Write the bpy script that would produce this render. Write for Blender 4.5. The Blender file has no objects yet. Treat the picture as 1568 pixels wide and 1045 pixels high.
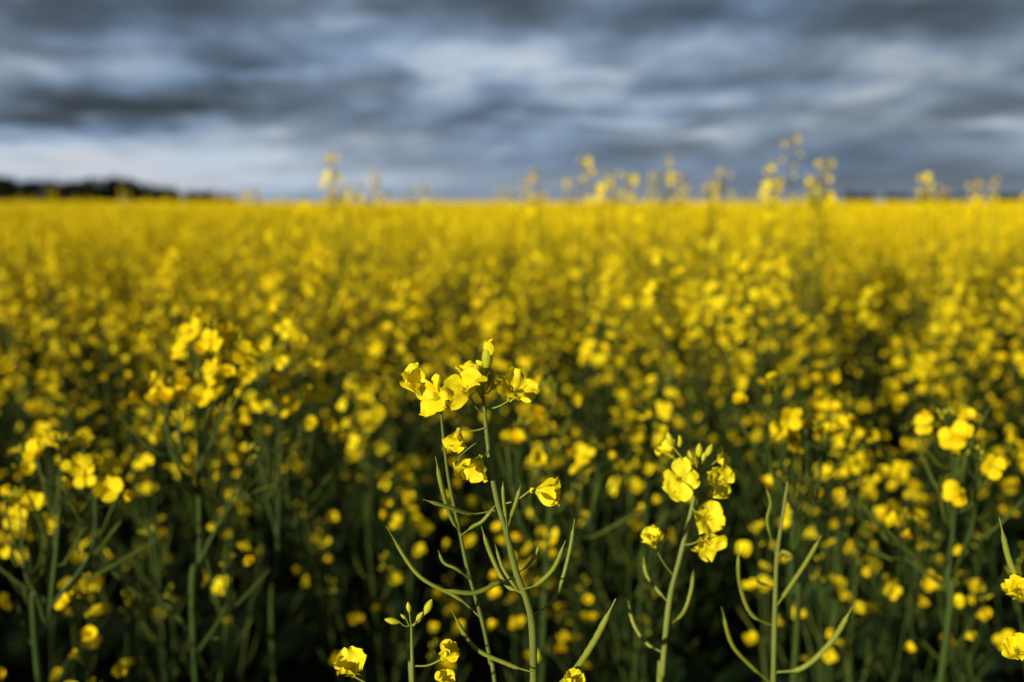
import bpy, math, random
from mathutils import Vector, Matrix, Quaternion, Euler
from mathutils import noise as mnoise

CAMZ=1.35; PITCH=math.radians(8.0); F=1524.4
scene=bpy.context.scene

# ------------------------------------------------------------ materials
def new_mat(name):
    m=bpy.data.materials.new(name); m.use_nodes=True
    nt=m.node_tree; nt.nodes.clear()
    return m,nt,nt.nodes,nt.links
def plant_mat(name,c1,c2,transl,tcol,rough=0.5,nscale=60.0,bump=0.0,bscale=500,spec=0.3,det=3):
    m,nt,N,L=new_mat(name)
    out=N.new('ShaderNodeOutputMaterial')
    p=N.new('ShaderNodeBsdfPrincipled'); p.inputs['Roughness'].default_value=rough
    p.inputs['Specular IOR Level'].default_value=spec
    tc=N.new('ShaderNodeTexCoord'); nz=N.new('ShaderNodeTexNoise'); nz.inputs['Scale'].default_value=nscale
    nz.inputs['Detail'].default_value=det
    L.new(tc.outputs['Object'],nz.inputs['Vector'])
    oi=N.new('ShaderNodeObjectInfo')
    ma=N.new('ShaderNodeMath'); ma.operation='MULTIPLY_ADD'
    L.new(oi.outputs['Random'],ma.inputs[0]); ma.inputs[1].default_value=0.4
    L.new(nz.outputs['Fac'],ma.inputs[2])
    sb=N.new('ShaderNodeMapRange'); sb.inputs['From Min'].default_value=0.35; sb.inputs['From Max'].default_value=1.1
    L.new(ma.outputs[0],sb.inputs['Value'])
    mx=N.new('ShaderNodeMix'); mx.data_type='RGBA'
    mx.inputs[6].default_value=(*c1,1); mx.inputs[7].default_value=(*c2,1)
    L.new(sb.outputs['Result'],mx.inputs[0])
    L.new(mx.outputs[2],p.inputs['Base Color'])
    if bump>0:
        n2=N.new('ShaderNodeTexNoise'); n2.inputs['Scale'].default_value=bscale; n2.inputs['Detail'].default_value=3
        L.new(tc.outputs['Object'],n2.inputs['Vector'])
        bp=N.new('ShaderNodeBump'); bp.inputs['Strength'].default_value=bump; bp.inputs['Distance'].default_value=0.001
        L.new(n2.outputs['Fac'],bp.inputs['Height']); L.new(bp.outputs[0],p.inputs['Normal'])
    if transl>0:
        t=N.new('ShaderNodeBsdfTranslucent'); t.inputs[0].default_value=(*tcol,1)
        ms=N.new('ShaderNodeMixShader'); ms.inputs[0].default_value=transl
        L.new(p.outputs[0],ms.inputs[1]); L.new(t.outputs[0],ms.inputs[2]); L.new(ms.outputs[0],out.inputs[0])
    else: L.new(p.outputs[0],out.inputs[0])
    return m
M_PETAL=plant_mat('canola_petal',(0.88,0.70,0.004),(0.93,0.84,0.02),0.22,(0.95,0.82,0.01),0.55,90,0.3,700,0.2)
M_STEM=plant_mat('canola_stem',(0.12,0.155,0.025),(0.23,0.26,0.045),0,(0,0,0),0.5,35,0.2,900)
M_POD=plant_mat('canola_pod',(0.19,0.23,0.02),(0.36,0.38,0.045),0.1,(0.3,0.4,0.03),0.45,50,0.2,600)
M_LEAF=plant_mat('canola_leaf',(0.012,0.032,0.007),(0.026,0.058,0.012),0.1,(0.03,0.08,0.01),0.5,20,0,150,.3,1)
M_BUD=plant_mat('canola_bud',(0.40,0.44,0.02),(0.75,0.68,0.02),0.15,(0.6,0.6,0.02),0.5,150)
M_ANTH=plant_mat('canola_anther',(0.70,0.58,0.02),(0.78,0.60,0.02),0,(0,0,0),0.7,300)
MATS=[M_PETAL,M_STEM,M_POD,M_LEAF,M_BUD,M_ANTH]
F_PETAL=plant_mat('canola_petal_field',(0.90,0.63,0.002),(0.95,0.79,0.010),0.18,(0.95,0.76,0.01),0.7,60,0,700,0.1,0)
F_STEM_SHADED=plant_mat('canola_stem_field_shaded',(0.025,0.052,0.008),(0.065,0.10,0.013),0,(0,0,0),0.6,12,0,900,.2,0)  # darker copy of the front stems, understory shade put into the colour
F_POD_SHADED=plant_mat('canola_pod_field_shaded',(0.05,0.08,0.009),(0.12,0.15,0.016),0,(0,0,0),0.6,20,0,600,.2,0)  # pods darkened likewise, shade between plants painted into the base colour
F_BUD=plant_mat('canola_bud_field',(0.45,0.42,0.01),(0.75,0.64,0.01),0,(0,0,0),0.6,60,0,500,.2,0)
FMATS=[F_PETAL,F_STEM_SHADED,F_POD_SHADED,M_LEAF,F_BUD,F_BUD]
PET,STM,POD,LEAF,BUD,ANT=range(6)

# ------------------------------------------------------------ mesh builder
class B:
    def __init__(s): s.v=[]; s.f=[]; s.m=[]
    def grid(s,rows,mat,closed=False):
        b=len(s.v); n=len(rows[0])
        for r in rows: s.v.extend(r)
        for i in range(len(rows)-1):
            for j in range(n if closed else n-1):
                k=(j+1)%n
                s.f.append((b+i*n+j,b+i*n+k,b+(i+1)*n+k,b+(i+1)*n+j)); s.m.append(mat)
    def merge(s,o,M):
        b=len(s.v); s.v.extend([M@p for p in o.v]); s.f.extend([(p+b,q+b,r+b,t+b) for p,q,r,t in o.f]); s.m.extend(o.m)
    def obj(s,name,link=True,smooth=True,mats=None):
        me=bpy.data.meshes.new(name); me.from_pydata([tuple(p) for p in s.v],[],s.f)
        for mm in (mats or MATS): me.materials.append(mm)
        me.polygons.foreach_set('material_index',s.m)
        if smooth: me.polygons.foreach_set('use_smooth',[True]*len(s.f))
        me.update()
        o=bpy.data.objects.new(name,me)
        if link: scene.collection.objects.link(o)
        return o
def crom(pts,n):
    pts=[Vector(p) for p in pts]
    if len(pts)==2:
        return [pts[0].lerp(pts[1],i/n) for i in range(n+1)]
    P=[2*pts[0]-pts[1]]+pts+[2*pts[-1]-pts[-2]]
    segs=len(pts)-1; out=[]
    for k in range(n+1):
        u=k/n*segs; i=min(int(u),segs-1); t=u-i
        a,b,c,d=P[i],P[i+1],P[i+2],P[i+3]
        out.append(0.5*((2*b)+(c-a)*t+(2*a-5*b+4*c-d)*t*t+(3*b-a-3*c+d)*t**3))
    return out
def tube(bd,pts,rad,sides,mat):
    rows=[]; n=len(pts)
    T=(pts[1]-pts[0]).normalized(); X=T.orthogonal().normalized()
    for i,p in enumerate(pts):
        if i==0: t=pts[1]-pts[0]
        elif i==n-1: t=pts[-1]-pts[-2]
        else: t=pts[i+1]-pts[i-1]
        t=t.normalized(); X=(X-t*X.dot(t)).normalized(); Y=t.cross(X)
        r=rad(i/(n-1)) if callable(rad) else rad
        rows.append([p+(X*math.cos(2*math.pi*j/sides)+Y*math.sin(2*math.pi*j/sides))*r for j in range(sides)])
    bd.grid(rows,mat,True)
def ss(a,b,x):
    x=max(0,min(1,(x-a)/(b-a))); return x*x*(3-2*x)
def petal(bd,c,X,Z,L,W,op,nu,nv,rng,cup=0.25,wr=0.0,mat=PET,roll=0.0):
    Y=Z.cross(X); rows=[]; r=0.0006; h=0; pt=0
    droop=rng.uniform(-0.1,0.35); tw=rng.uniform(-0.35,0.35); sd=rng.random()*50
    for i in range(nu+1):
        t=i/nu
        phi=0.12+(op-0.12)*ss(0.12,0.5,t)+droop*t*t*op
        r+=(t-pt)*L*math.sin(phi); h+=(t-pt)*L*math.cos(phi); pt=t
        w=0.16+0.84*ss(0.15,0.62,t)
        if t>0.62: w*=math.sqrt(max(0.0,1-((min(t,0.975)-0.62)/0.38)**2))
        w*=W
        N=(Z*math.sin(phi)-X*math.cos(phi))
        row=[]
        for j in range(nv+1):
            s=2*j/nv-1
            a=tw*t
            y=w*s
            p=c+X*r+Z*h+Y*(y*math.cos(a))+N*(y*math.sin(a)+ (cup+roll*t)*w*s*s*t)
            if wr: p+=N*wr*L*t*mnoise.noise(Vector((sd+s*1.6,t*3.1,sd)))
            if wr and i==nu: p-= (X*math.sin(phi)+Z*math.cos(phi))*L*0.05*(1-abs(s))**2
            row.append(p)
        rows.append(row)
    bd.grid(rows,mat)
def flower(bd,c,n,size,op,rng,lod,ang=None):
    Z=Vector(n).normalized(); X0=Z.orthogonal().normalized()
    if ang is None: ang=rng.random()*6.28
    L=size*0.56; W=size*0.26
    for k in range(4):
        a=ang+k*math.pi/2+rng.uniform(-.22,.22)
        X=Quaternion(Z,a)@X0
        o=op*rng.uniform(0.75,1.2)
        if lod==0: petal(bd,c,X,Z,L*rng.uniform(.9,1.1),W*rng.uniform(.82,1.08),o,11,8,rng,rng.uniform(-.2,.4),0.32,roll=rng.uniform(-.3,.5))
        elif lod==1: petal(bd,c,X,Z,L*rng.uniform(.8,1.12),W*rng.uniform(.85,1.05),o,4,2,rng,rng.uniform(-.2,.5))
        else: petal(bd,c,X,Z,L*1.08,W*1.2,o,2,1,rng)
    if lod==0:
        for k in range(4):   # sepals
            X=Quaternion(Z,ang+math.pi/4+k*math.pi/2)@X0
            petal(bd,c-Z*0.0003,X,Z,L*0.45,W*0.17,min(op,0.7),3,2,rng,0.5,mat=BUD)
        for k in range(6):   # stamens
            X=Quaternion(Z,ang+k*math.pi/3)@X0
            p1=c+Z*size*0.20+X*size*0.06
            tube(bd,[c+X*0.0005,c+Z*size*.12+X*size*.045,p1],0.0002,4,BUD)
            tube(bd,[p1-Z*.0002,p1+Z*.0005,p1+Z*.0010+X*.0003,p1+Z*.0014+X*.0004],lambda t:0.0001+0.00032*math.sin(math.pi*min(.97,t+.03)),5,ANT)
        tube(bd,[c,c+Z*size*.13,c+Z*size*.22],lambda t:0.0005*(1-.3*t),5,BUD)
    elif lod==1:
        tube(bd,[c,c+Z*size*.22],lambda t:0.0006+0.0006*t,4,ANT)
def bud(bd,p,d,L,R,lod,mat=BUD):
    d=Vector(d).normalized()
    n=7 if lod==0 else 3; s=8 if lod==0 else 4
    pts=[p+d*L*i/n for i in range(n+1)]
    tube(bd,pts,lambda t:R*max(0.08,math.sin(math.pi*(0.08+0.9*t))**0.8),s,mat)
def podf(bd,pts,R,lod,ped=0.22,mat=POD):
    n={0:30,1:6,2:3}[lod]; s={0:8,1:4,2:3}[lod]
    P=crom(pts,n)
    def rad(t):
        if t<ped: return R*0.38
        q=(t-ped)/(1-ped)
        r=R*(0.4+0.6*ss(0,0.08,q))
        if lod==0: r*=1+0.07*math.sin(q*85)
        if q>0.8: r*=1-0.78*ss(0.80,0.93,q)
        return r
    tube(bd,P,rad,s,mat)
def leaf(bd,p,d,L,W,rng,lod):
    d=Vector(d).normalized(); side=d.cross(Vector((0,0,1))).normalized()
    n=8 if lod==0 else (5 if lod==1 else 2); rows=[]; q=Vector(p); droop=rng.uniform(.6,1.6); sd=rng.random()*30
    for i in range(n+1):
        t=i/n
        dd=(d-Vector((0,0,1))*droop*t).normalized()
        if i: q=q+dd*L/n
        w=W*(0.15+0.85*math.sin(math.pi*min(1,t**0.75*0.97+.03)))*(1+0.25*mnoise.noise(Vector((sd,t*5,0))))
        if i==n: w=W*0.03
        nn=side.cross(dd).normalized()
        rows.append([q-side*w+nn*w*.35+nn*.006*mnoise.noise(Vector((sd,t*6,1))),q,q+side*w+nn*w*.35+nn*.006*mnoise.noise(Vector((sd,t*6,9)))])
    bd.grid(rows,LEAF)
GA=2.39996
SUNBIAS=Vector((-.35,-.55,.15))      # blooms turn toward the light
def perp(T,a):
    X=T.orthogonal().normalized(); return Quaternion(T,a)@X
def raceme(bd,P,rng,lod,nf,npod,t0=0.3,fs=0.0222):
    n=len(P)-1
    def at(t):
        u=t*n; i=min(int(u),n-1); return P[i].lerp(P[i+1],u-i),(P[i+1]-P[i]).normalized()
    a=rng.random()*6.28
    for k in range(npod):
        t=t0+(0.74-t0)*k/max(1,npod)+rng.uniform(-.01,.01); a+=GA+rng.uniform(-.3,.3)
        if lod==2 and k%2: continue
        p,T=at(t); o=perp(T,a); L=rng.uniform(.035,.062)*(1.1-.5*(t-t0))
        p1=p+(o*.85+T*.35)*0.014
        d=(o*.45+T*1.0).normalized()
        podf(bd,[p,p1,p1+(o*.5+T).normalized()*L*.5,p1+(o*.55+T).normalized()*L*.5+d*L*.5+o*rng.uniform(-.008,.004)],rng.uniform(.0008,.0013),lod)
    for k in range(nf):
        t=0.76+0.22*(k/nf)+rng.uniform(-.015,.015); a+=GA+rng.uniform(-.4,.4)
        p,T=at(min(t,.99)); o=perp(T,a); pl=rng.uniform(.012,.026)*(1.15-.4*k/nf)
        d=(o*rng.uniform(.7,1.1)+T*rng.uniform(.3,.8)).normalized()
        q=p+d*pl
        if lod<2: tube(bd,[p,p.lerp(q,.5)+T*.0015-T*.003,q],.0005,4 if lod==0 else 3,POD)
        fd=(d+T*rng.uniform(-.2,.6)+SUNBIAS+Vector((rng.uniform(-.4,.4),rng.uniform(-.4,.4),rng.uniform(-.3,.3))))
        flower(bd,q,fd,fs*rng.uniform(.68,1.18),rng.choice([.3,.5,.8,1.1,1.25,1.35,1.45]),rng,lod)
    if lod<2:
        nb={0:14,1:6}[lod]
        for k in range(nb):
            a+=GA; p,T=at(1-.05*rng.random()); o=perp(T,a); rr=.0015+.005*math.sqrt(k/nb)
            q=p+o*rr+T*rng.uniform(.001,.010)*(1-.5*k/nb)
            tube(bd,[p,q],.0004,3,POD)
            bud(bd,q,T+o*.5,rng.uniform(.004,.007),rng.uniform(.0011,.0016),lod)
def rand_plant(bd,rng,H,lod,fm=1.0,lowf=.4,base=Vector((0,0,0)),nb=None):
    lx,ly=rng.uniform(-.05,.05),rng.uniform(-.05,.05)
    pts=[base,base+Vector((lx*.2,ly*.2,H*.3)),base+Vector((lx*.5+rng.uniform(-.01,.01),ly*.5,H*.6)),base+Vector((lx,ly,H))]
    n={0:40,1:20,2:8}[lod]; P=crom(pts,n); sd={0:8,1:5,2:3}[lod]
    tube(bd,P,lambda t:.0030*(1-t)+.0008,sd,STM)
    i0=int(n*.72); raceme(bd,P[i0:],rng,lod,int(rng.randint(9,16)*fm),rng.randint(4,7),.1)
    nb=nb or rng.randint(4,6); a=rng.random()*6.28
    for k in range(nb):
        a+=GA+rng.uniform(-.3,.3); t=.42+.36*k/nb+rng.uniform(-.02,.02)
        p=P[int(t*n)]; o=Vector((math.cos(a),math.sin(a),0)); top=H*rng.uniform(.78,.985)
        sp=rng.uniform(.05,.13); dz=top-(p.z-base.z)
        if dz<.12: continue
        Q=crom([p,p+o*sp*.55+Vector((0,0,dz*.3)),p+o*sp*.9+Vector((0,0,dz*.65)),p+o*sp*rng.uniform(.9,1.2)+Vector((rng.uniform(-.02,.02),rng.uniform(-.02,.02),dz))],{0:24,1:14,2:6}[lod])
        tube(bd,Q,lambda t:.0015*(1-t)+.0007,sd-1 if lod<2 else 3,STM)
        low=ss(.77,.93,top/H)       # shaded lower shoots carry fewer blooms
        raceme(bd,Q,rng,lod,int(rng.randint(5,12)*fm*(lowf+(1-lowf)*low)),rng.randint(2,5),max(.2,1-.30/dz))
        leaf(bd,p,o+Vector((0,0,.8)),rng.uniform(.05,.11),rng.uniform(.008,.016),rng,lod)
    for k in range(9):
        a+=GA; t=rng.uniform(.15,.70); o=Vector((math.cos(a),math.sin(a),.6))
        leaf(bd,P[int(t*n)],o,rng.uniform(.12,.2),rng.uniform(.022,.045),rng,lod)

# ------------------------------------------------------------ prototypes (unlinked collection)
protos=bpy.data.collections.new('canola_plant_variants')
cnt=0
def addproto(b):
    global cnt
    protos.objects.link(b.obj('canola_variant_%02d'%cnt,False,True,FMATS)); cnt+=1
NP,NN,NM,NF=9,5,5,4
near_b=[]; mid_b=[]
for i in range(NP):
    b=B(); rand_plant(b,random.Random(100+i),1.2,1,.80,.15); addproto(b)
for i in range(8):
    b=B(); rand_plant(b,random.Random(150+i),1.2,1,1.05,.25); near_b.append(b)
for i in range(8):
    b=B(); rand_plant(b,random.Random(200+i),1.2,2,1.2); mid_b.append(b)
def patch(src,size,dens,tallp,seed):
    r=random.Random(seed); b=B(); n=max(1,round(size*math.sqrt(dens)))
    for i in range(n):
        for j in range(n):
            x=(i+.5+r.uniform(-.6,.6))/n*size-size/2; y=(j+.5+r.uniform(-.6,.6))/n*size-size/2
            h=r.gauss(1.16,.065)
            if r.random()<tallp: h+=r.uniform(.07,.2)
            b.merge(src[r.randrange(len(src))],Matrix.LocRotScale(Vector((x,y,0)),Euler((r.gauss(0,.05),r.gauss(0,.05),r.gauss(0,.9))),Vector((1,1,h/1.2))))
    return b
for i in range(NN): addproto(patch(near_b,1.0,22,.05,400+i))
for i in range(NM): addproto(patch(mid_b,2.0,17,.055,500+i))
PS=2.6
for i in range(NF):
    rng=random.Random(300+i); b=B()
    for k in range(75):
        x,y=rng.uniform(-PS/2,PS/2),rng.uniform(-PS/2,PS/2); H=rng.gauss(1.15,.05)
        if rng.random()<.02: H+=rng.uniform(.05,.2)
        for r in range(5):
            cx,cy=x+rng.uniform(-.12,.12),y+rng.uniform(-.12,.12); top=H*(1 if r==0 else rng.uniform(.80,.98))
            b.grid([[Vector((cx-.0015,cy,.3)),Vector((cx+.0015,cy,.3))],[Vector((cx-.001,cy,top)),Vector((cx+.001,cy,top))]],STM)
            for q in range(9):
                c=Vector((cx+rng.gauss(0,.018),cy+rng.gauss(0,.018),top-abs(rng.gauss(0,.035))))
                n=Vector((rng.uniform(-1,1)-.35,rng.uniform(-1,1)-.7,rng.uniform(-.1,1))).normalized(); X=n.orthogonal().normalized(); Y=n.cross(X); s=rng.uniform(.010,.016)
                b.grid([[c-X*s-Y*s*.6,c+X*s*.5-Y*s],[c-X*s*.5+Y*s,c+X*s+Y*s*.6]],PET)
            for q in range(2):
                c=Vector((cx+rng.gauss(0,.03),cy+rng.gauss(0,.03),top-rng.uniform(.1,.3)))
                d=Vector((rng.uniform(-1,1),rng.uniform(-1,1),1.2)).normalized()*.05; X=d.orthogonal().normalized()*.0018
                b.grid([[c-X,c+X],[c+d-X,c+d+X]],POD)
        for q in range(3):
            a=rng.random()*6.28; leaf(b,Vector((x,y,rng.uniform(.3,.85))),Vector((math.cos(a),math.sin(a),.5)),.2,.04,rng,2)
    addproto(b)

# ------------------------------------------------------------ field points
SUNV=Vector((-.60,-.80,0)).normalized(); EL=math.radians(9)
rng=random.Random(7)
pts=[];idx=[];rot=[];scl=[]
def addp(x,y,i,s,z=0,tilt=.05,rz=.9):
    pts.append((x,y,z)); idx.append(i); rot.append((rng.gauss(0,tilt),rng.gauss(0,tilt),rng.gauss(0,rz))); scl.append((rng.choice((-1,1)) if i>=NP else 1,1,s))
def jit(x0,x1,y0,y1,dens,fn):
    st=1/math.sqrt(dens); y=y0+st/2
    while y<y1:
        x=x0+st/2
        while x<x1:
            fn(x+rng.uniform(-.5,.5)*st,y+rng.uniform(-.5,.5)*st); x+=st
        y+=st
def near(x,y):
    d=math.hypot(x,y)
    if d<.42: return
    if 0<y<.80 and abs(x)<.62*y+.24: return
    if -0.6<y<=0 and abs(x)<.4: return
    h=rng.gauss(1.15,.065)
    if y<1.3: h=min(h,1.16)-.03
    # unseen gap added behind-left, plants left out so low sun reaches the front
    for (cx,cy,wd) in ((0,.5,.18),(.2,.6,.12)):
        qx,qy=x-cx,y-cy; al=qx*SUNV.x+qy*SUNV.y; ac=abs(qx*SUNV.y-qy*SUNV.x)
        if al>0 and ac<wd:
            if al<1.0: return
            h=min(h,.97)
    addp(x,y,rng.randrange(NP),h/1.2)
jit(-2,2,-2,2,22,near)
for j in range(-3,6):
    for i in range(-5,5):
        if -2<=i<=1 and -2<=j<=1: continue
        addp(i+.5,j+.5,NP+rng.randrange(NN),rng.uniform(.96,1.03),0,0,0)
def cells(x0,x1,y0,y1,s,fn):
    for j in range(int((y1-y0)/s)):
        for i in range(int((x1-x0)/s)): fn(x0+(i+.5)*s,y0+(j+.5)*s)
def mid(x,y):
    if abs(x)>.85*y+4: return
    addp(x,y,NP+NN+rng.randrange(NM),1+.05*mnoise.noise(Vector((x*.3,y*.3,5))),0,0,0)
cells(-26,26,6,26,2.0,mid)
def far(x,y):
    if abs(x)>.8*y+6: return
    pts.append((x,y,.05*mnoise.noise(Vector((x*.05,y*.05,3))))); idx.append(NP+NN+NM+rng.randrange(NF)); rot.append((0,0,rng.uniform(-.2,.2))); scl.append((rng.choice((-1,1)),1,rng.uniform(.97,1.03)))
jit(-170,170,26,210,1/(2.3*2.3),far)
# taller volunteers standing above the canopy
for (x,y,h) in [(.72,2.5,1.52),(.74,2.45,1.45),(.69,2.4,1.41),(.15,2.3,1.42),(.40,2.7,1.46),(.36,3.0,1.42),(.50,2.6,1.43),(.17,2.6,1.47),(.13,2.55,1.43),(.28,2.9,1.45),(.33,2.5,1.42),(.62,2.9,1.40),(1.05,2.6,1.42),(1.35,3.0,1.41),(1.45,2.9,1.38),(1.52,3.2,1.42),(-.75,3.0,1.39),(-.95,3.3,1.38),(-.60,3.4,1.41),(.85,3.3,1.42),(1.3,2.2,1.38),(-.3,3.6,1.41),(.0,3.4,1.40),(.22,3.6,1.43),(1.1,3.5,1.42),(.47,3.3,1.44),(.43,2.2,1.38),(.6,4.2,1.47),(-.5,4.5,1.42),(-1.4,5,1.42),(2.2,4.5,1.46),(.9,4.6,1.46),(.1,4.6,1.45),(1.5,5,1.47)]:
    addp(x,y,rng.randrange(NP),h/1.2,0,.02)
me=bpy.data.meshes.new('canola_field'); me.from_pydata(pts,[],[])
a=me.attributes.new('idx','INT','POINT'); a.data.foreach_set('value',idx)
a=me.attributes.new('rot','FLOAT_VECTOR','POINT'); a.data.foreach_set('vector',[c for r in rot for c in r])
a=me.attributes.new('scl','FLOAT_VECTOR','POINT'); a.data.foreach_set('vector',[c for r in scl for c in r])
field=bpy.data.objects.new('canola_field',me); scene.collection.objects.link(field)
ng=bpy.data.node_groups.new('scatter_canola','GeometryNodeTree')
ng.interface.new_socket('Geometry',in_out='INPUT',socket_type='NodeSocketGeometry')
ng.interface.new_socket('Geometry',in_out='OUTPUT',socket_type='NodeSocketGeometry')
gi=ng.nodes.new('NodeGroupInput'); go=ng.nodes.new('NodeGroupOutput')
ci=ng.nodes.new('GeometryNodeCollectionInfo'); ci.inputs['Collection'].default_value=protos
ci.inputs['Separate Children'].default_value=True; ci.inputs['Reset Children'].default_value=True
ip=ng.nodes.new('GeometryNodeInstanceOnPoints'); ip.inputs['Pick Instance'].default_value=True
def na(n,t):
    q=ng.nodes.new('GeometryNodeInputNamedAttribute'); q.data_type=t; q.inputs['Name'].default_value=n
    return [o for o in q.outputs if o.enabled and o.name=='Attribute'][0]
ng.links.new(gi.outputs[0],ip.inputs['Points']); ng.links.new(ci.outputs[0],ip.inputs['Instance'])
ng.links.new(na('idx','INT'),ip.inputs['Instance Index']); ng.links.new(na('rot','FLOAT_VECTOR'),ip.inputs['Rotation'])
ng.links.new(na('scl','FLOAT_VECTOR'),ip.inputs['Scale']); ng.links.new(ip.outputs[0],go.inputs[0])
md=field.modifiers.new('scatter','NODES'); md.node_group=ng

# ------------------------------------------------------------ individually modelled foreground plants
cp,sp_=math.cos(PITCH),math.sin(PITCH)
def P(a,b,y):      # measured sketch position -> metres, at distance y
    u=(a-784)/F; v=(522.5-b)/F; k=y/(v*sp_+cp)
    return Vector((u*k,y,CAMZ+k*(v*cp-sp_)))
def stem(bd,l,r0,r1,n=60,s=10): 
    Q=crom(l,n); tube(bd,Q,lambda t:(r0+(r1-r0)*t)*(1+.06*math.sin(t*37)),s,STM); return Q
def ped(bd,a,b,r=.0005):
    m=a.lerp(b,.5)+Vector((0,0,-.0015)); tube(bd,crom([a,m,b],8),r,6,POD)
R=random.Random(11)
bd=B(); D=.50
g=lambda a,b,dy=0:P(a,b,D+dy)
base=Vector((.035,.57,0))
stem(bd,[base,Vector((.03,.55,.45)),Vector((.018,.53,.85)),g(818,1100,.012),g(817,1045,.008),g(815,960,.003),g(806,918),g(790,875),g(775,815),g(762,770),g(751,715),g(747,680,.002),g(742,630),g(738,597)],.0026,.0009,110,12)
# side branch carrying the left flowers
stem(bd,[Vector((.022,.535,.75)),g(765,1110,.03),g(750,1010,.032),g(738,950,.03),g(718,880,.026),g(705,820,.022),g(688,740,.016),g(680,680,.012),g(675,628,.008)],.0014,.0007,60,10)
# flowers: position, facing, size, openness
def fl(c,src,n,size,op,ang=None,bdd=None):
    bdd=bdd or bd
    if src is not None: ped(bdd,src,c)
    flower(bdd,c,n,size,op,R,0,ang)
fl(g(644,606,.0),g(673,632,.008),(-.45,-.25,1),.028,.36,.3)
fl(g(680,608,-.002),g(675,630,.008),(-.75,-.45,.1),.028,1.2,.5)
fl(g(720,608,-.008),g(739,632),(-.4,-.5,.6),.030,.95,.2)
fl(g(730,590,.006),g(739,612),(-.2,.1,.9),.024,.7)
fl(g(779,614,-.004),g(742,625),(.38,-.38,.75),.030,.95,.9)
fl(g(703,656,-.004),g(745,655),(-.2,-.4,-.85),.021,.55)
fl(g(737,698,-.008),g(748,690),(-.35,-.5,-.6),.026,.72)
fl(g(812,751,-.003),g(771,772),(.98,-.3,.0),.028,.38)
# bud cluster on top
for (a,b,dx,dz,L,dy) in [(745,566,.05,1,.0135,0),(737,584,-.25,1,.0085,-.002),(748,590,.35,1,.008,.001),(731,590,-.5,1,.007,.002),(741,592,0,1,.0075,-.004),(752,597,.6,.8,.0065,-.002)]:
    q=g(a,b,dy); ped(bd,g(738,600),q,.0004); bud(bd,q,(dx,-.1,dz),L,L*.24 if L<.012 else .0028,0)
# closed petals wrapped round the tallest bud
petal(bd,g(746,560,-.001),Vector((-.5,-.8,0)),Vector((.08,0,1)),.013,.0035,.2,8,6,R,.9,.1)
petal(bd,g(746,560,.001),Vector((.8,.3,0)),Vector((.08,0,1)),.0135,.0035,.2,8,6,R,.9,.1)
# seed pods
def pod(l,r=.0013,bdd=None,ped_=.2): podf(bdd or bd,l,r*.9,0,ped_)
pod([g(758,782),g(722,787,-.004),g(690,778,-.012),g(648,765,-.018)],.0012,None,.3)
pod([g(704,815,.02),g(690,790,.01),g(677,748,.0),g(667,700,-.004)],.0014,None,.1)
pod([g(706,820,.02),g(725,806,.01),g(740,797,.004),g(760,772,0)],.0011)
pod([g(778,822),g(775,795,-.006),g(771,765,-.008),g(770,738,-.008)],.0010,None,.35)
pod([g(776,815),g(783,790,-.008),g(790,770,-.014),g(797,744,-.016)],.0012,None,.3)
pod([g(800,908),g(775,895,.01),g(752,850,.014),g(737,806,.012)],.0014,None,.15)
pod([g(798,903),g(820,896,-.008),g(848,870,-.014),g(866,828,-.016)],.0013,None,.3)
pod([g(790,885),g(765,892,-.01),g(725,908,-.016),g(673,902,-.02)],.0014,None,.3)
pod([g(812,945),g(850,915,.02),g(871,850,.028),g(880,795,.03)],.0013,None,.2)
pod([g(790,880),g(803,870,.01),g(817,855,.014),g(828,830,.016)],.0010,None,.25)
pod([g(740,950,.03),g(700,915,.03),g(640,880,.03),g(591,806,.03)],.0013,None,.25)
pod([g(817,1030),g(780,1018,.0),g(725,990,.0),g(690,933,.0)],.0014,None,.2)
pod([g(816,1075,.01),g(868,1040,-.004),g(908,985,-.01),g(943,917,-.012)],.0020,None,.15)
pod([g(722,890,.026),g(700,872,.02),g(680,862,.02),g(671,843,.02)],.0010)
pod([g(808,920,0),g(790,900,.03),g(770,870,.04),g(757,830,.045)],.0011)
tube(bd,crom([g(747,668,.002),g(720,685,.02),g(700,705,.02),g(694,730,.02)],10),.0004,5,STM)
main=bd.obj('canola_plant')

# low budding shoot, bottom centre-left
bd=B(); D=.49
stem(bd,[Vector((-.02,.6,0)),Vector((-.04,.55,.7)),g(634,1100,.01),g(632,1045),g(630,955)],.0022,.0007,50,8)
for (a,b,dx,dz,L) in [(612,953,-1,.25,.008),(627,938,-.1,1,.006),(651,940,.45,1,.009),(638,950,.5,.7,.006),(622,948,-.6,.6,.004)]:
    q=g(a,b,-.002); ped(bd,g(630,957),q,.0004); bud(bd,q,(dx,-.1,dz),L,L*.23,0)
fl(g(676,1010),g(634,1020),(.5,-.3,.7),.021,.5,None,bd)
fl(g(542,1036),g(632,1075),(-.2,-.3,.9),.026,.7,None,bd)
fl(g(678,1050,-.004),g(634,1080),(.3,-.4,.9),.016,.6,None,bd)
fl(g(875,1050,-.004),g(860,1090),(.2,-.4,.9),.016,.7,None,bd)
bd.obj('canola_plant')

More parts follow.
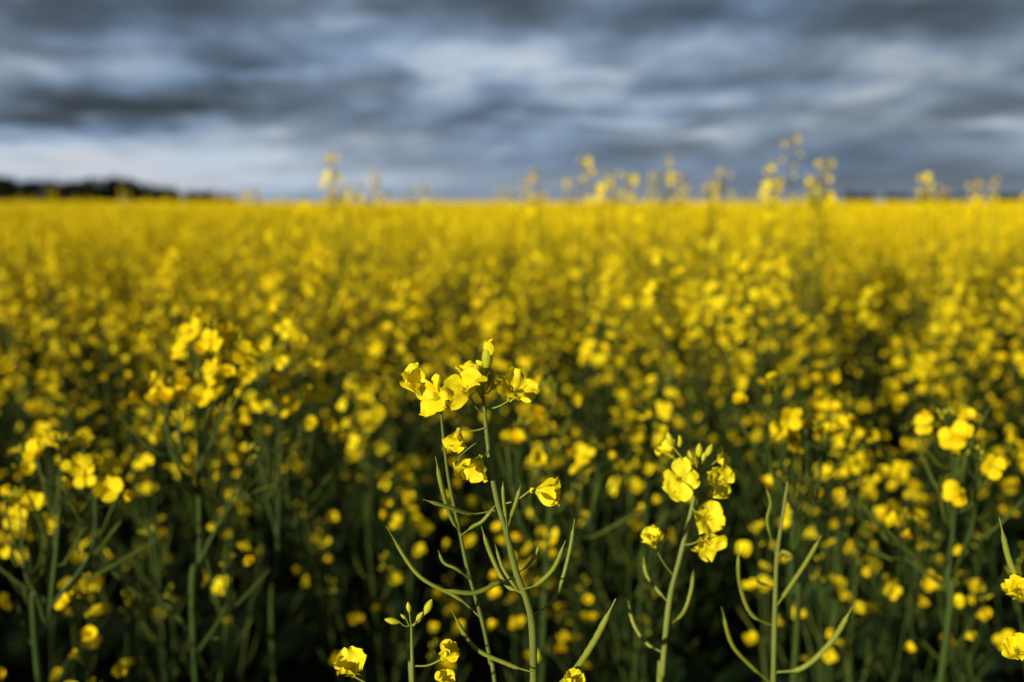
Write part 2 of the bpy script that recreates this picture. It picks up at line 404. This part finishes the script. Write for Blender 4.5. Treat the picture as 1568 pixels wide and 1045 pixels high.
# right-hand plant with the open four-petal flower
bd=B(); D=.60; R=random.Random(5)
stem(bd,[Vector((.09,.66,0)),Vector((.095,.63,.6)),g(1008,1100,.01),g(1014,1030),g(1025,920),g(1042,850),g(1062,765),g(1070,712)],.0028,.001,70,10)
fl(g(1040,733,-.015),g(1063,758),(-.1,-1,.12),.0265,1.45,.78,bd)
fl(g(1093,738,-.012),g(1066,745),(.45,-.7,.2),.027,1.2,.3,bd)
fl(g(1104,722,.006),g(1068,735),(.6,-.2,.6),.023,1.1,None,bd)
fl(g(1078,792,-.012),g(1058,775),(.2,-.9,.2),.024,1.1,None,bd)
fl(g(1080,822,-.012),g(1046,835),(.1,-.8,-.3),.027,1.1,None,bd)
fl(g(1003,838,-.012),g(1030,880),(-.3,-.4,.9),.025,.45,None,bd)
fl(g(1030,700,.012),g(1066,730),(-.6,.0,.8),.021,.9,None,bd)
for (a,b,dx,dz,L) in [(1070,700,0,1,.009),(1082,698,.4,1,.008),(1100,703,.2,1,.009),(1060,705,-.4,1,.007),(1040,685,0,1,.008),(1028,682,-.3,1,.009),(1076,706,.2,1,.006)]:
    q=g(a,b,R.uniform(-.01,.01)); ped(bd,g(1069,722),q,.0005); bud(bd,q,(dx,-.1,dz),L,L*.25,0)
for l in [[(1025,925),(1008,905),(990,880),(985,850)],[(1020,960),(1045,940),(1058,905),(1062,870)],[(1016,1000),(990,985),(970,955),(962,920)]]:
    pod([g(a,b,i*.006) for i,(a,b) in enumerate(l)],.0013,bd)
bd.obj('canola_plant')

# bare podded plant further right
bd=B(); D=.62
stem(bd,[Vector((.2,.68,0)),Vector((.17,.65,.6)),g(1183,1100,.01),g(1184,1040),g(1187,920),g(1190,850),g(1200,780),g(1206,738)],.0026,.0009,70,10)
for l,r in [([(1188,930),(1205,905),(1235,860),(1258,820)],.0016),([(1185,1030),(1230,1022),(1275,980),(1306,928)],.002),([(1189,855),(1175,800),(1180,770),(1172,745)],.0011),([(1186,960),(1150,940),(1132,890),(1131,835)],.0014),([(1190,852),(1200,845),(1212,852),(1206,860)],.0016),([(1187,900),(1170,895),(1160,890),(1162,878)],.001),([(1184,1050),(1150,1020),(1120,985),(1105,930)],.0014)]:
    pod([g(a,b,-i*.005) for i,(a,b) in enumerate(l)],r,bd)
bd.obj('canola_plant')

# far-right plant cut by the frame edge
bd=B(); D=.52; R=random.Random(3)
stem(bd,[Vector((.33,.6,0)),Vector((.31,.56,.7)),g(1660,1060,.01),g(1645,950),g(1625,850),g(1615,800)],.0026,.001,60,10)
pod([g(1645,950),g(1590,920),g(1550,870),g(1530,793)],.0018,bd)
fl(g(1562,905),g(1642,945),(-.6,-.6,.5),.023,.45,None,bd); fl(g(1560,1000),g(1650,1000),(-.5,-.5,.6),.022,.7,None,bd)
bd.obj('canola_plant')

# soft, slightly more distant plants whose heads read separately
def softplant(D_,stemp,heads,seed,H0,nft=9):
    rr=random.Random(seed); b=B(); Q=[Vector(H0)]+[P(a,c,D_) for a,c in stemp]
    S=crom(Q,40); tube(b,S,lambda t:.003*(1-t)+.0009,8,STM); raceme(b,S[24:],rr,1,nft,8,.1,.023)
    for (p0,p1,p2,nf) in heads:
        T=crom([P(*p0,D_),P(*p1,D_+rr.uniform(-.05,.05)),P(*p2,D_+rr.uniform(-.06,.06))],18)
        tube(b,T,lambda t:.0015*(1-t)+.0007,6,STM); raceme(b,T,rr,1,nf,5,.3,.023)
    b.obj('canola_plant',True,True,[F_PETAL,F_STEM_SHADED,F_POD_SHADED,M_LEAF,M_BUD,M_ANTH])
softplant(.86,[(300,1045),(306,850),(303,700),(298,590)],[((306,860),(345,780),(385,690),0),((303,980),(240,900),(228,820),0),((303,720),(340,640),(362,530),9),((304,760),(262,690),(255,590),7),((304,640),(318,600),(322,500),9),((303,1000),(345,930),(350,860),2)],21,(-.3,.95,0))
softplant(1.0,[(420,1045),(425,850),(430,700),(440,480)],[((424,860),(465,760),(470,560),9),((425,820),(405,740),(405,560),9)],22,(-.25,1.1,0))
softplant(.85,[(1215,1045),(1212,900),(1215,760),(1212,650)],[((1212,850),(1250,760),(1258,660),6),((1213,780),(1180,700),(1183,590),3)],23,(.25,.95,0),4)
softplant(.82,[(1440,1045),(1450,900),(1462,760),(1450,640)],[((1450,900),(1490,800),(1495,690),6),((1450,900),(1385,850),(1380,800),4)],24,(.35,.9,0),6)
softplant(.80,[(60,1045),(75,950),(90,800),(95,680)],[((78,930),(140,840),(146,710),6),((78,930),(40,880),(30,760),4)],25,(-.42,.9,0),5)
softplant(.95,[(830,1045),(835,900),(842,760),(843,590)],[((836,880),(900,800),(920,690),6),((836,860),(790,780),(800,650),4)],26,(.02,1.05,0),4)

# ------------------------------------------------------------ ground
me=bpy.data.meshes.new('ground')
xs=[-3000,-1000,-300,-100,-30]+[i*.5 for i in range(-20,21)]+[30,100,300,1000,3000]
vs=[];fs=[]
for y in xs:
    for x in xs:
        vs.append((x,y+500 if abs(y)>=1000 else y,.02*mnoise.noise(Vector((x,y,0))) if abs(x)<12 and abs(y)<12 else 0))
n=len(xs)
for i in range(n-1):
    for j in range(n-1): fs.append((i*n+j,i*n+j+1,(i+1)*n+j+1,(i+1)*n+j))
me.from_pydata(vs,[],fs); gr=bpy.data.objects.new('ground',me); scene.collection.objects.link(gr)
m,nt,N,L=new_mat('soil'); out=N.new('ShaderNodeOutputMaterial'); p=N.new('ShaderNodeBsdfPrincipled'); p.inputs['Roughness'].default_value=.95
tc=N.new('ShaderNodeTexCoord'); nz=N.new('ShaderNodeTexNoise'); nz.inputs['Scale'].default_value=6; nz.inputs['Detail'].default_value=8
L.new(tc.outputs['Object'],nz.inputs['Vector']); cr=N.new('ShaderNodeValToRGB'); cr.color_ramp.elements[0].position=.35; cr.color_ramp.elements[1].position=.7
cr.color_ramp.elements[0].color=(.018,.014,.008,1); cr.color_ramp.elements[1].color=(.03,.045,.015,1)
L.new(nz.outputs['Fac'],cr.inputs[0]); L.new(cr.outputs[0],p.inputs['Base Color'])
bp=N.new('ShaderNodeBump'); bp.inputs['Distance'].default_value=.03; L.new(nz.outputs['Fac'],bp.inputs['Height']); L.new(bp.outputs[0],p.inputs['Normal'])
L.new(p.outputs[0],out.inputs[0]); me.materials.append(m)

# ------------------------------------------------------------ distant trees
M_TREE=plant_mat('tree_foliage',(.010,.016,.008),(.022,.032,.013),0,(0,0,0),.9,.4,0,1,.1)
M_BARK=plant_mat('tree_bark',(.03,.025,.018),(.05,.04,.03),0,(0,0,0),.9,2)
tv=B(); rt=random.Random(9)
def tree(x,y,H):
    tube(tv,crom([(x,y,0),(x+rt.uniform(-.2,.2),y,H*.4),(x+rt.uniform(-.4,.4),y,H*.85)],6),lambda t:.22*(1-t)+.04,6,1)
    cl=[]
    for k in range(7):
        a=rt.random()*6.28; e=Vector((x+math.cos(a)*H*.28,y+math.sin(a)*H*.28,H*rt.uniform(.22,.95)))
        tube(tv,[Vector((x,y,H*rt.uniform(.15,.5))),e],lambda t:.08*(1-t)+.02,4,1); cl.append((e,H*rt.uniform(.13,.22)))
    cl.append((Vector((x,y,H*.88)),H*.17))
    for c,r in cl:
        for q in range(60):
            d=Vector((rt.gauss(0,1),rt.gauss(0,1),rt.gauss(0,.8))).normalized()*r*rt.uniform(.4,1.1)
            pz=c+d; nn=Vector((rt.gauss(0,1),rt.gauss(0,1),rt.gauss(0,1))).normalized(); X=nn.orthogonal().normalized()*rt.uniform(.25,.5); Y=nn.cross(X)
            tv.grid([[pz-X,pz-Y],[pz+Y,pz+X]],0)
for k in range(170):
    u=-.74+.46*(k/170)+rt.uniform(-.01,.01); y=rt.uniform(330,370); tree(u*y,y,(8.2 if u<-.40 else 8.2-(u+.40)*40)*rt.uniform(.62,1.12)*(1+.35*mnoise.noise(Vector((u*22,0,0)))))
for k in range(90):
    u=.30+.5*k/90+rt.uniform(-.01,.01); y=rt.uniform(420,460); tree(u*y,y,rt.uniform(3,5.2))
o=tv.obj('distant_trees',True,False); o.data.materials.clear(); o.data.materials.append(M_TREE); o.data.materials.append(M_BARK)

# ------------------------------------------------------------ sky / light
sv=Vector((SUNV.x*math.cos(EL),SUNV.y*math.cos(EL),math.sin(EL)))
sl=bpy.data.lights.new('sun','SUN'); sl.energy=5.0; sl.angle=math.radians(.5); sl.color=(1,.92,.76)
so=bpy.data.objects.new('sun',sl); so.rotation_euler=(-sv).to_track_quat('-Z','Y').to_euler(); so.location=sv*20; scene.collection.objects.link(so)
w=bpy.data.worlds.new('World'); scene.world=w; w.use_nodes=True; nt=w.node_tree; N=nt.nodes; L=nt.links; N.clear()
out=N.new('ShaderNodeOutputWorld'); bg=N.new('ShaderNodeBackground'); bg.inputs[1].default_value=.1; L.new(bg.outputs[0],out.inputs[0])
sky=N.new('ShaderNodeTexSky'); sky.sky_type='NISHITA'; sky.sun_disc=False; sky.sun_elevation=EL; sky.sun_rotation=math.atan2(sv.x,sv.y)
tc=N.new('ShaderNodeTexCoord'); sx=N.new('ShaderNodeSeparateXYZ'); L.new(tc.outputs['Generated'],sx.inputs[0])
def M(op,a,b_=None,c=None,clamp=False):
    n=N.new('ShaderNodeMath'); n.operation=op; n.use_clamp=clamp
    for i,v in enumerate((a,b_,c)):
        if v is None: continue
        if isinstance(v,(int,float)): n.inputs[i].default_value=v
        else: L.new(v,n.inputs[i])
    return n.outputs[0]
X,Y,Z=sx.outputs
zz=M('ADD',M('MAXIMUM',Z,0),.13)
U=M('DIVIDE',X,zz); V=M('DIVIDE',Y,zz)
def nzv(su,sv_,off,detail,rough,dist,rotz=0.0):
    cb=N.new('ShaderNodeCombineXYZ'); L.new(M('MULTIPLY',U,su),cb.inputs[0]); L.new(M('MULTIPLY_ADD',U,rotz,M('MULTIPLY',V,sv_)),cb.inputs[1]); cb.inputs[2].default_value=off
    n=N.new('ShaderNodeTexNoise'); n.inputs['Scale'].default_value=1; n.inputs['Detail'].default_value=detail; n.inputs['Roughness'].default_value=rough; n.inputs['Distortion'].default_value=dist
    L.new(cb.outputs[0],n.inputs['Vector']); return n.outputs['Fac']
n1=nzv(1.3,1.15,3.1,5,.5,.25,.22)
n2=nzv(3.6,2.4,8.4,4,.5,.3,.6)
ys=M('MAXIMUM',Y,.05); tx=M('DIVIDE',X,ys); tz=M('DIVIDE',Z,ys)
wob=nzv(1.8,1.6,5.5,4,.55,0)
# the noise calms down toward the hazy horizon
amp=M('MULTIPLY_ADD',M('MULTIPLY',tz,9.0,clamp=True),1.75,.45)
val=M('ADD',M('MULTIPLY',n1,.6),M('MULTIPLY',n2,.4))
val=M('MULTIPLY_ADD',M('SUBTRACT',val,.5),amp,.54)
# broad cloud masses and breaks (azimuth / elevation directions)
for (a,b_,wx,wy,amp_) in [(120,15,300,40,-.28),(190,178,240,14,-.62),(60,238,560,36,.48),(100,285,620,34,.36),(860,88,170,24,.22),(780,106,110,10,.16),(190,122,140,16,.30),(560,75,130,24,.20),(950,188,190,8,.30),(1080,212,60,7,.30),(1250,45,260,28,-.22),(1300,150,330,14,.12),(1530,190,80,9,.36),(1000,240,450,15,-.14),(1350,275,380,24,-.10),(700,20,200,18,-.14),(1480,128,110,9,.20),(400,130,120,8,.16),(1100,50,90,8,.12),(600,190,160,12,-.10)]:
    cx=(a-784)/F; cz=(308-b_)/F
    dx=M('MULTIPLY',M('SUBTRACT',tx,cx),F/wx)
    dz=M('MULTIPLY',M('SUBTRACT',M('MULTIPLY_ADD',M('SUBTRACT',wob,.5),.05,tz),cz),F/wy)
    e=M('EXPONENT',M('MULTIPLY',M('ADD',M('MULTIPLY',dx,dx),M('MULTIPLY',dz,dz)),-1))
    val=M('MULTIPLY_ADD',e,amp_,val)
# unseen sky above the view, darkened to cut the fill light
val=M('MULTIPLY_ADD',M('MAXIMUM',M('SUBTRACT',Z,.20),0),-3.0,val)
def ramp(cols):
    cr=N.new('ShaderNodeValToRGB'); L.new(val,cr.inputs[0]); E=cr.color_ramp
    E.elements[0].position=0; E.elements[0].color=(*cols[0],1); E.elements[1].position=1; E.elements[1].color=(*cols[-1],1)
    for p_,c in zip((.26,.46,.64,.82),cols[1:-1]):
        e=E.elements.new(p_); e.color=(*c,1)
    return cr.outputs[0]
grey=ramp([(.036,.043,.055),(.076,.094,.125),(.135,.168,.218),(.235,.285,.36),(.42,.45,.50),(.64,.64,.66)])
blue=ramp([(.030,.044,.066),(.066,.095,.145),(.115,.175,.27),(.20,.30,.45),(.34,.46,.62),(.52,.62,.76)])
n3=nzv(.8,.7,14.2,3,.5,.2,.1)
bm=N.new('ShaderNodeMix'); bm.data_type='RGBA'; L.new(M('MULTIPLY_ADD',M('SUBTRACT',n3,.5),3.0,.5,clamp=True),bm.inputs[0]); L.new(grey,bm.inputs[6]); L.new(blue,bm.inputs[7])
vm=N.new('ShaderNodeVectorMath'); vm.operation='SCALE'; L.new(bm.outputs[2],vm.inputs[0]); vm.inputs['Scale'].default_value=10
mx=N.new('ShaderNodeMix'); mx.data_type='RGBA'; mx.inputs[0].default_value=.95
L.new(sky.outputs[0],mx.inputs[6]); L.new(vm.outputs[0],mx.inputs[7]); L.new(mx.outputs[2],bg.inputs[0])

# ------------------------------------------------------------ camera
cd=bpy.data.cameras.new('camera'); cam=bpy.data.objects.new('camera',cd); scene.collection.objects.link(cam); scene.camera=cam
cam.location=(0,0,CAMZ); cam.rotation_euler=(math.pi/2-PITCH,0,0); cd.lens=35; cd.sensor_width=36; cd.clip_start=.02; cd.clip_end=8000
cd.dof.use_dof=True; cd.dof.focus_distance=.515; cd.dof.aperture_fstop=4.8
scene.view_settings.view_transform='Standard'; scene.view_settings.look='None'; scene.view_settings.exposure=0
